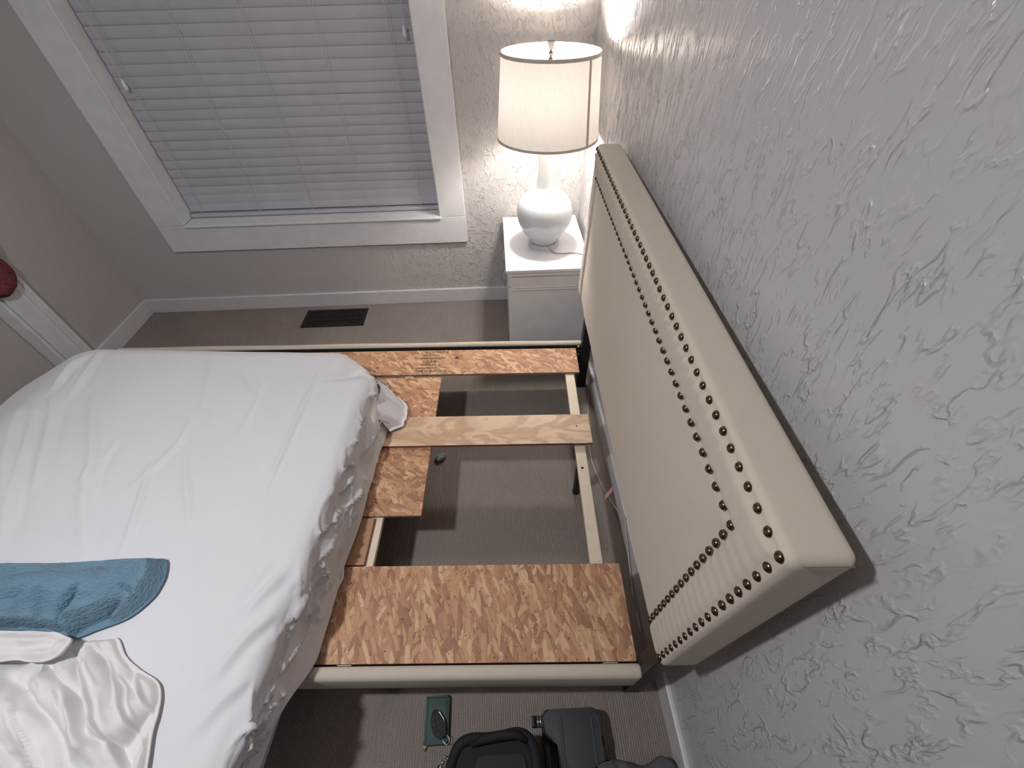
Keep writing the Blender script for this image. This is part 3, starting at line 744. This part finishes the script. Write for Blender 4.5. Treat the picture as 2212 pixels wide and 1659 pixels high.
DUV_V = [
([(-1.479,-2.311),(-1.37,-2.343),(-1.273,-2.386),(-1.215,-2.421),(-1.162,-2.469)],-0.034,0.011),
([(-1.379,-2.296),(-1.324,-2.312),(-1.258,-2.344),(-1.21,-2.374),(-1.163,-2.412)],-0.034,0.010),
([(-1.35,-2.261),(-1.3,-2.291),(-1.268,-2.32),(-1.229,-2.361)],-0.028,0.009),
([(-1.329,-2.248),(-1.307,-2.27),(-1.28,-2.295)],-0.024,0.007),
([(-1.308,-2.247),(-1.254,-2.276),(-1.216,-2.305),(-1.161,-2.363)],-0.022,0.007),
([(-1.289,-2.246),(-1.267,-2.263),(-1.242,-2.283)],-0.018,0.007),
([(-1.26,-2.241),(-1.209,-2.266),(-1.18,-2.291),(-1.155,-2.325)],-0.020,0.008),
([(-1.186,-2.312),(-1.147,-2.332),(-1.118,-2.348)],-0.014,0.008),
([(-1.085,-2.365),(-1.086,-2.39),(-1.089,-2.415),(-1.086,-2.44)],-0.030,0.011),
([(-1.072,-2.371),(-1.055,-2.388),(-1.041,-2.414)],-0.02,0.010),
([(-1.162,-2.414),(-1.121,-2.422),(-1.088,-2.436),(-1.06,-2.465)],-0.026,0.009),
([(-1.379,-2.417),(-1.329,-2.436),(-1.283,-2.474)],-0.02,0.016),
([(-1.43,-2.275),(-1.448,-2.291),(-1.494,-2.29)],-0.02,0.01),
([(-1.404,-2.315),(-1.387,-2.324),(-1.371,-2.346)],-0.01,0.012),
([(-1.157,-2.429),(-1.144,-2.449),(-1.124,-2.468)],-0.016,0.008)]
ZT = ZM1+.014
def duv_h(x, y, bd):
    body = .016+.040*sstep(0, .10, bd)+.030*sstep(.05, .2, bd)
    h = body*sstep(-.001, .012, bd)+.010*vnoise(x*11, y*11, x*0+3)*sstep(0, .04, bd)+.005*vnoise(x*28+y*9, y*24, x*0+8)*sstep(0, .02, bd)+(.013*sstep(.55, 1.0, 1-np.abs(vnoise((x*.62+y*.78)*30, (x*.78-y*.62)*6, x*0+21)))+.004*sstep(.6, 1.0, 1-np.abs(vnoise((x*.62+y*.78)*55, (x*.78-y*.62)*9, x*0+31))))*sstep(0, .03, bd)
    h += strokes(x, y, DUV_V, False)
    return np.maximum(h, .004)
dv = radial_cloth('crumpled_sheet', DUV_OUT, ZT, duv_h, M['duvet'], None, 90, 320)
tag(dv, 'cream-white top sheet thrown in a crumpled heap on the mattress corner', 'sheet')
BL_OUT = [(-1.86, -2.078), (-1.759, -2.074), (-1.705, -2.07), (-1.596, -2.064), (-1.479, -2.057), (-1.379, -2.049), (-1.275, -2.04), (-1.257, -2.046), (-1.247, -2.06), (-1.235, -2.088), (-1.232, -2.114), (-1.234, -2.137), (-1.251, -2.169), (-1.276, -2.193), (-1.327, -2.217), (-1.369, -2.236), (-1.41, -2.228), (-1.443, -2.224), (-1.501, -2.222), (-1.54, -2.224), (-1.656, -2.226), (-1.80, -2.226)]
BL_V = [
([(-1.4,-2.234),(-1.397,-2.214),(-1.392,-2.191),(-1.388,-2.167),(-1.376,-2.138)],-0.052,0.008),
([(-1.385,-2.225),(-1.375,-2.20),(-1.345,-2.185),(-1.31,-2.165)],0.020,0.010),
([(-1.367,-2.226),(-1.349,-2.213),(-1.321,-2.2),(-1.297,-2.178),(-1.275,-2.158)],-0.062,0.0085),
([(-1.448,-2.238),(-1.456,-2.21),(-1.467,-2.178),(-1.477,-2.139)],-0.018,0.009),
([(-1.542,-2.231),(-1.52,-2.218),(-1.526,-2.178)],-0.014,0.009),
([(-1.285,-2.127),(-1.262,-2.136),(-1.243,-2.15)],-0.014,0.005),
([(-1.562,-2.173),(-1.52,-2.162),(-1.493,-2.12)],-0.010,0.009),
([(-1.426,-2.101),(-1.39,-2.083),(-1.329,-2.088)],-0.008,0.009),
([(-1.60,-2.12),(-1.55,-2.10),(-1.50,-2.11)],-0.008,0.009)]
def bl_h(x, y, bd):
    h = .050*sstep(-.002, .020, bd)+.034*sstep(.01, .09, bd)
    h += (.005*vnoise(x*16+y*8, y*16, x*0+4)+.0035*(1-np.abs(vnoise(x*34+y*20, y*30, x*0+6))))*sstep(0, .02, bd)
    h += strokes(x, y, BL_V, False)
    return np.maximum(h, .004)
bk = radial_cloth('blanket', BL_OUT, ZT, bl_h, M['blue'], None, 70, 300)
tag(bk, 'dusty blue textured blanket folded on the white fitted sheet', 'blanket')
FLAP = [(-1.62, -2.240), (-1.534, -2.237), (-1.459, -2.236), (-1.415, -2.237), (-1.378, -2.234), (-1.35, -2.24), (-1.327, -2.247), (-1.326, -2.266), (-1.332, -2.280), (-1.356, -2.292), (-1.395, -2.294), (-1.427, -2.292), (-1.51, -2.303), (-1.60, -2.30)]
def fl_h(x, y, bd):
    return .006+.014*sstep(0, .02, bd)-.012*np.exp(-(seg_dist(x, y, [(-1.36, -2.262), (-1.42, -2.268), (-1.5, -2.275)])[0]/.012)**2)+.003*vnoise(x*40, y*40, x*0)
fl = radial_cloth('turned_corner', FLAP, ZT+.050, fl_h, M['duvet'], None, 30, 160)
mw = fl.matrix_basis.copy(); fl.parent = dv; bpy.context.view_layer.update(); fl.matrix_parent_inverse = dv.matrix_world.inverted()

# ------------------------------------------------------------------ nightstand
NX0, NX1, NY0, NY1, NZ = -.447, -.022, -.606, -.024, .585
ns = tag(empty('nightstand', ((NX0+NX1)/2, (NY0+NY1)/2, 0)), 'white painted nightstand in the corner between window and headboard', 'nightstand')
ncx, ncy = (NX0+NX1)/2, (NY0+NY1)/2
def npart(name, x0, x1, y0, y1, z0, z1, m='nightstand', bev=.002, par=None): return MB().box(x0-ncx, x1-ncx, y0-ncy, y1-ncy, z0, z1, bev).done(name, M[m], par or ns)
npart('tabletop', NX0, NX1, NY0, NY1, NZ-.018, NZ, bev=.003)
bx0, bx1, by0, by1 = NX0+.026, NX1-.004, NY0+.016, NY1
b = MB(); b.box(bx0-ncx, bx1-ncx, by0-ncy, by0+.018-ncy, .012, NZ-.018, .001).box(bx0-ncx, bx1-ncx, by1-.018-ncy, by1-ncy, .012, NZ-.018, .001).box(bx1-.018-ncx, bx1-ncx, by0+.018-ncy, by1-.018-ncy, .012, NZ-.018).box(bx0-ncx, bx1-.018-ncx, by0+.018-ncy, by1-.018-ncy, .012, .03)
b.done('carcass', M['nightstand'], ns)
npart('moulding', bx0-.010, bx1, by0-.010, by0, NZ-.040, NZ-.018, bev=.004)
npart('moulding', bx0-.006, bx1, by0-.006, by0, NZ-.125, NZ-.116, bev=.002); npart('moulding', bx0-.006, bx1, by0-.004, by0, NZ-.112, NZ-.106, bev=.002)
npart('moulding', bx0-.010, bx0, by0, by1, NZ-.040, NZ-.018, bev=.004)
dw = npart('drawer', bx0-.014, bx0+.004, by0+.012, by1-.006, NZ-.112, NZ-.044, bev=.003)
dd = npart('door', bx0-.014, bx0+.004, by0+.012, by1-.006, .040, NZ-.120, bev=.003)
for par, zz in ((dw, NZ-.078), (dd, NZ-.20)):
    yc = (by0+by1)/2-ncy; xx = bx0-.014-ncx
    MB().tube([(xx, yc-.04, zz), (xx-.014, yc-.040, zz-.004), (xx-.018, yc-.03, zz-.022), (xx-.018, yc+.03, zz-.022), (xx-.014, yc+.04, zz-.004), (xx, yc+.04, zz)], .0035, 8).done('handle', M['handle'], par, smooth=True)
for yy_ in (by0+.03, by1-.03):
    for xx in (bx0+.03, bx1-.03): MB().lathe([(0, 0), (.016, 0), (.02, .0125), (0, .0125)], 14, (xx-ncx, yy_-ncy, 0)).done('foot', M['nightstand'], ns)

# ------------------------------------------------------------------ table lamp
lp = tag(empty('table_lamp', (LAMP_X, LAMP_Y, NZ)), 'lit white ceramic gourd lamp with a cream drum shade on the nightstand', 'lamp')
MB().lathe([(0, .0005), (.078, .0005), (.081, .004), (.081, .017), (.078, .021), (.0, .021)], 64).done('base', M['acrylic'], lp, smooth='auto')
body = [(0, .022), (.062, .022), (.070, .028), (.086, .050), (.108, .080), (.127, .115), (.137, .150), (.139, .175), (.135, .200), (.123, .228), (.104, .250), (.080, .268), (.058, .283), (.046, .300), (.040, .330), (.037, .370), (.036, .410), (.038, .440), (.042, .462), (.040, .466), (.0, .466)]
body = [tuple(p) for p in smooth_path(body[1:-1], 90)]
MB().lathe([(0, .022)]+body+[(0, .466)], 72).done('body', M['ceramic'], lp, smooth=True)
MB().lathe([(0, .466), (.018, .466), (.018, .480), (.012, .484), (.012, .56), (.017, .562), (.017, .60), (0, .60)], 24).done('socket', M['steel'], lp, smooth='auto')
MB().lathe([(0, .60), (.014, .60), (.016, .612), (.026, .64), (.030, .67), (.024, .695), (.010, .706), (0, .708)], 24).done('bulb', M['bulb'], lp, smooth=True)
bu = lp.children[-1]; bu.visible_shadow = True
ZS0, ZS1, RS0, RS1 = .508, .811, .221, .197
def shade_ring(r0_, z0_, r1_, z1_, t=.0012):
    return MB().lathe([(r0_, z0_), (r1_, z1_)], 96)
sh = shade_ring(RS0, ZS0, RS1, ZS1).done('shade', M['shade'], lp, smooth=True)
def rad(z_): return RS0+(RS1-RS0)*(z_-ZS0)/(ZS1-ZS0)
for za, zb in ((ZS0-.001, ZS0+.009), (ZS1-.011, ZS1+.001)):
    MB().lathe([(rad(za)-.0015, za), (rad(za)+.0016, za), (rad(zb)+.0016, zb), (rad(zb)-.0015, zb), (rad(za)-.0015, za)], 96).done('binding', M['shade_trim'], sh, smooth='auto')
ang = R(-48); b = MB()
for sgn in (1,):
    pts = []
    for d_ang in (-.034, .034):
        a = ang+d_ang; pts.append([((rad(z_)+.0012)*math.cos(a), (rad(z_)+.0012)*math.sin(a), z_) for z_ in (ZS0, ZS1)])
    vs = [b.b.verts.new(p) for p in (pts[0][0], pts[1][0], pts[1][1], pts[0][1])]; b.b.faces.new(vs)
b.done('side_seam', M['shade_trim'], sh)
# harp, spider and finial
MB().tube([(0, -.012, .484), (-.0, -.05, .52), (0, -.062, .62), (0, -.04, .74), (0, 0, .778)], .0013, 6).tube([(0, .012, .484), (0, .05, .52), (0, .062, .62), (0, .04, .74), (0, 0, .778)], .0013, 6).done('harp', M['steel'], lp, smooth=True)
zsp = .779
for k in range(3):
    a = R(200+120*k)
    MB().tube([(0, 0, zsp), (.66*RS1*math.cos(a), .66*RS1*math.sin(a), zsp), ((RS1-.003)*math.cos(a), (RS1-.003)*math.sin(a), ZS1-.006)], .0019, 6).done('spider_arm', M['nickel'], sh, smooth=True)
MB().lathe([(0, .776), (.009, .776), (.009, .785), (.005, .789), (.005, .797), (.009, .800), (.009, .804), (.004, .808), (.007, .815), (.016, .838), (.016, .841), (0, .841)], 24).done('finial', M['nickel'], lp, smooth='auto')
cp = smooth_path([(.015, -.062, .0245), (.03, -.085, .010), (.052, -.108, .0035), (.09, -.115, .0035), (.13, -.112, .0035), (.17, -.12, .0035), (.200, -.14, .0035), (.219, -.18, .0035), (.2235, -.20, -.02), (.2232, -.21, -.15), (.2232, -.215, -.3)], 40)
MB().tube([tuple(p) for p in cp], .0026, 8).done('power_cord', M['wire_gold'], lp, smooth=True)
# a cable along the baseboard
cb = [(-.020, -.70, .004), (-.0205, -.88, .004), (-.050, -1.06, .004), (-.080, -1.30, .004), (-.060, -1.45, .004), (-.030, -1.56, .012), (-.022, -1.62, .055), (-.020, -1.66, .098), (-.021, -1.70, .104), (-.024, -1.9, .003), (-.03, -2.05, .004)]
cab = MB().tube([tuple(p) for p in smooth_path(cb, 70)], .0028, 8).done('power_cable', M['wire_white'], None, smooth=True)
tag(cab, 'thin off-white cable trailing along the baseboard behind the headboard', 'cable')
# small crumpled scrap on the carpet under the plywood strip
V_, n_, F_ = round_box((.045, .030, .022), .009, .006)
V_ = V_+n_*(.006*vnoise(V_[:, 0]*90, V_[:, 1]*90, V_[:, 2]*90))[:, None]; V_ -= np.array([.0225, .015, V_[:, 2].min()])
o = np_mesh('foil_scrap', V_, F_, M['teal_scrap']); o.location = (-.792, -1.285, .0005); o.rotation_euler = (0, 0, .5); tag(o, 'small grey-blue crumpled scrap on the carpet under the plywood strip', 'scrap')

# ------------------------------------------------------------------ things on the carpet near the camera
gp = tag(empty('zip_pouch', (-.729, -2.264, 0), .02), 'dark green zip pouch on the carpet with a key fob on top', 'pouch')
MB().prism(rrect(-.037, .037, -.060, .060, .006), .0006, .020, .004, 3).done('pouch_body', M['green'], gp, smooth='auto')
MB().tube([(x, y, .0106) for x, y in rrect(-.0374, .0374, -.0604, .0604, .006)+[(.0374, .0544)]], .0014, 6, False).done('zip', M['case_dark'], gp, smooth=True)
MB().lathe([(.0028, 0), (.0042, .001), (.0042, .003), (.0028, .004), (.0028, 0)], 12, (-.034, -.062, .010)).tube([(-.034, -.063, .011), (-.034, -.073, .006)], .0016, 6).done('zip_pull', M['brass'], gp, smooth=True)
MB().tube([(-.034+.03*t, .055, .0202) for t in (0, 1, 2)], .0006, 5).tube([(-.030, .052, .0201), (-.030, -.052, .0201)], .0006, 5).tube([(.030, .052, .0201), (.030, -.052, .0201)], .0006, 5).done('stitching', M['case_dark'], gp)
fb = tag(empty('key_fob', (-.722, -2.280, .0206), .42), 'black car key fob with silver edge lying on the green pouch', 'key fob')
fob = [(-.006, .040), (.004, .042), (.014, .030), (.020, .008), (.020, -.014), (.014, -.028), (.004, -.034), (-.008, -.032), (-.017, -.020), (-.021, .0), (-.017, .022)]
fo = [tuple(p) for p in smooth_path(fob+[fob[0]], 66)][:-1]
MB().prism(fo, 0, .0125, .004, 3).done('fob_body', M['fob'], fb, smooth='auto')
MB().tube([(.0045, .041, .010), (.0150, .029, .0112), (.0208, .008, .0112), (.0206, -.012, .0105)], .0017, 6).done('silver_trim', M['steel'], fb, smooth=True)
for i, (x, y) in enumerate(((-.008, .022), (.004, .020), (-.011, .008), (.002, .006), (-.011, -.006), (.002, -.008), (-.006, -.020))):
    MB().prism(rrect(x-.005, x+.005, y-.0055, y+.0055, .002, 3), .0118, .0137, .0008, 1).done('button', M['fob_button'], fb)
ringp = [(.010+.009*math.cos(a), -.042+.011*math.sin(a), .004+.0025*math.cos(a)) for a in np.linspace(0, 2*PI, 25)]
MB().tube(ringp, .0011, 6, False).done('key_ring', M['steel'], fb, smooth=True)

bg = tag(empty('black_bag', (-.55, -2.47, 0)), 'black soft bag with a charcoal top panel standing on the carpet', 'bag')
bo = [(-.118, .082), (-.095, .135), (-.060, .152), (-.010, .152), (.040, .156), (.078, .160), (.106, .150), (.122, .125), (.128, .08), (.128, -.10), (.11, -.15), (-.10, -.15), (-.122, -.10)]
bo = [tuple(p) for p in smooth_path(bo+[bo[0]], 78)][:-1]
b = MB(); b.prism(bo, .001, .222, .020, 4); b.done('bag_body', M['black_fabric'], bg, smooth='auto')
rim = [(x*.93, y*.94, .222) for x, y in bo]; rim.append(rim[0])
MB().tube(rim, .013, 10, False).done('padded_rim', M['black_fabric'], bg, smooth=True)
MB().prism(rrect(-.040, .092, -.10, .108, .018), .221, .228, .003, 2).done('top_panel', M['grey_panel'], bg, smooth='auto')
MB().tube([(-.05, .132, .228), (-.02, .140, .244), (.03, .146, .252), (.07, .146, .246), (.095, .134, .230)], [.008, .010, .011, .010, .008], 10).done('grab_handle', M['black_fabric'], bg, smooth=True)

cs = tag(empty('hard_case', (-.318, -2.40, 0)), 'dark grey hard plastic case with rounded corners and an open latch by the near rail', 'case')
case_o = [p for p in rrect(-.085, .087, -.14, .142, .020) if not (p[0] < -.08 and abs(p[1]) < .07)]
ni = max(range(len(case_o)), key=lambda i: (case_o[i][0] < -.08, case_o[i][1] > 0, -case_o[i][1]))
case_n = []
for i, p in enumerate(case_o):
    case_n.append(p)
    if i == ni: case_n += [(-.085, .070), (-.046, .066), (-.040, .060), (-.040, -.060), (-.046, -.066), (-.085, -.070)]
MB().prism(case_n, .001, .068, .004, 2).done('case_base', M['case'], cs, smooth='auto')
MB().prism([(x*.97, y*.985) for x, y in case_n], .0682, .094, .007, 3).done('lid', M['case'], cs, smooth='auto')
for x, ya in ((-.030, -.12), (.060, -.12)): MB().prism(rrect(x-.004, x+.004, ya, .118, .003, 3), .093, .0965, .001, 1).done('rib', M['case'], cs, smooth='auto')
lt = MB().box(-.116, -.080, .098, .126, .080, .090, .002).box(-.116, -.108, .098, .126, .086, .106, .002).done('latch', M['case_dark'], cs)
MB().tube([(-.090, .100, .091), (-.090, .124, .091)], .0035, 8).tube([(-.098, .100, .090), (-.098, .124, .090)], .0025, 8).done('hinge_pin', M['steel'], lt, smooth=True)
for y in (.06, .0, -.06): MB().box(.0865, .0925, y-.012, y+.012, .045, .085, .002).done('hinge', M['case_dark'], cs)
MB().prism(rrect(-.084, -.066, -.072, .072, .004, 3), .050, .072, .003, 2).done('carry_handle', M['case_dark'], cs, smooth='auto')

# grey garment heap at the bottom
V_, n_, F_ = round_box((.26, .20, .125), .055, .009)
q = V_.copy(); V_ = V_+n_*(.016*vnoise(q[:, 0]*12, q[:, 1]*12, q[:, 2]*12)+.008*np.sin(q[:, 0]*42+q[:, 1]*22))[:, None]
V_[:, 2] *= 1-.55*sstep(.10, .26, q[:, 0]); dq = np.abs(q[:, 0]-.085-.15*(.2-q[:, 1])); V_[:, 2] -= .020*np.exp(-(dq/.010)**2)*sstep(.05, .1, q[:, 2])
V_ -= np.array([.13, .10, V_[:, 2].min()])
V_[:, 0] += -.155; V_[:, 1] += -2.487; V_[:, 2] += .001
on = sstep(-.208, -.219, V_[:, 0]); V_[:, 2] = np.where(on > 0, np.maximum(V_[:, 2], .1*on), V_[:, 2]); V_[:, 2] += .020*sstep(-.20, -.26, V_[:, 0])*(V_[:, 2] > .1)
V_ -= np.array([-.155, -2.487, 0])
o = np_mesh('grey_garment', V_, F_, M['grey_knit']); o.location = (-.155, -2.487, 0)
tag(o, 'crumpled grey jersey garment on the carpet beside the hard case', 'clothing')
# chain of keys beside the bag
kc = tag(empty('key_chain', (-.700, -2.372, .0)), 'small silver bead chain on the carpet left of the black bag', 'chain')
lk = MB().lathe([(0, -.0042), (.003, -.003), (.0042, 0), (.003, .003), (0, .0042)], 8); bmesh.ops.recalc_face_normals(lk.b, faces=lk.b.faces)
lme = bpy.data.meshes.new('bead'); lk.b.to_mesh(lme); lk.b.free(); lme.shade_smooth(); lme.materials.append(M['steel'])
for i in range(18):
    t = i/17; put('bead', lme, kc, None, (.018-.060*t+.006*math.sin(i*1.7), .022-.045*t+.006*math.cos(i*2.3), .0046+.004*(i % 2)))

# maroon knitted scarf hanging from a hook on the closet casing, only its end reaches into view
sc_ = tag(empty('knitted_scarf', (-2.80, -.585, 1.25)), "end of a maroon knitted scarf at the photo's left edge", 'scarf')
na, nz = 20, 46; VV, FF = [], []
for j in range(nz+1):
    t = j/nz; zz = -.665*t
    for i in range(na):
        a = 2*PI*i/na; wv_ = 1+.16*math.sin(3*a+9*t)+.12*math.sin(27*t+2*a)
        hw, ht = (.030+.055*min(1, t*2.2))*wv_, .020*wv_
        taper = 1 if t < .92 else math.sqrt(max(0, 1-((t-.92)/.08)**2))*.9+.1
        VV.append((ht*math.cos(a)*taper, -.06*t+hw*math.sin(a)*taper, zz+.010*math.sin(6*a)*(t > .9)))
for j in range(nz):
    for i in range(na): k2 = (i+1) % na; FF.append((j*na+i, j*na+k2, (j+1)*na+k2, (j+1)*na+i))
FF.append(tuple(range(na))); FF.append(tuple(nz*na+i for i in range(na))[::-1])
np_mesh('knit_body', VV, FF, M['maroon'], sc_)
MB().lathe([(0, -.006), (.006, 0), (0, .006)], 10).done('bead', M['maroon_dark'], sc_, (.022, .0, -.59), smooth=True)
MB().tube([(-.046, 0, .0), (-.010, 0, .0), (.012, 0, .012), (.016, 0, .03)], .006, 8).done('hook', M['steel'], sc_, smooth=True)
bpy.context.view_layer.update()
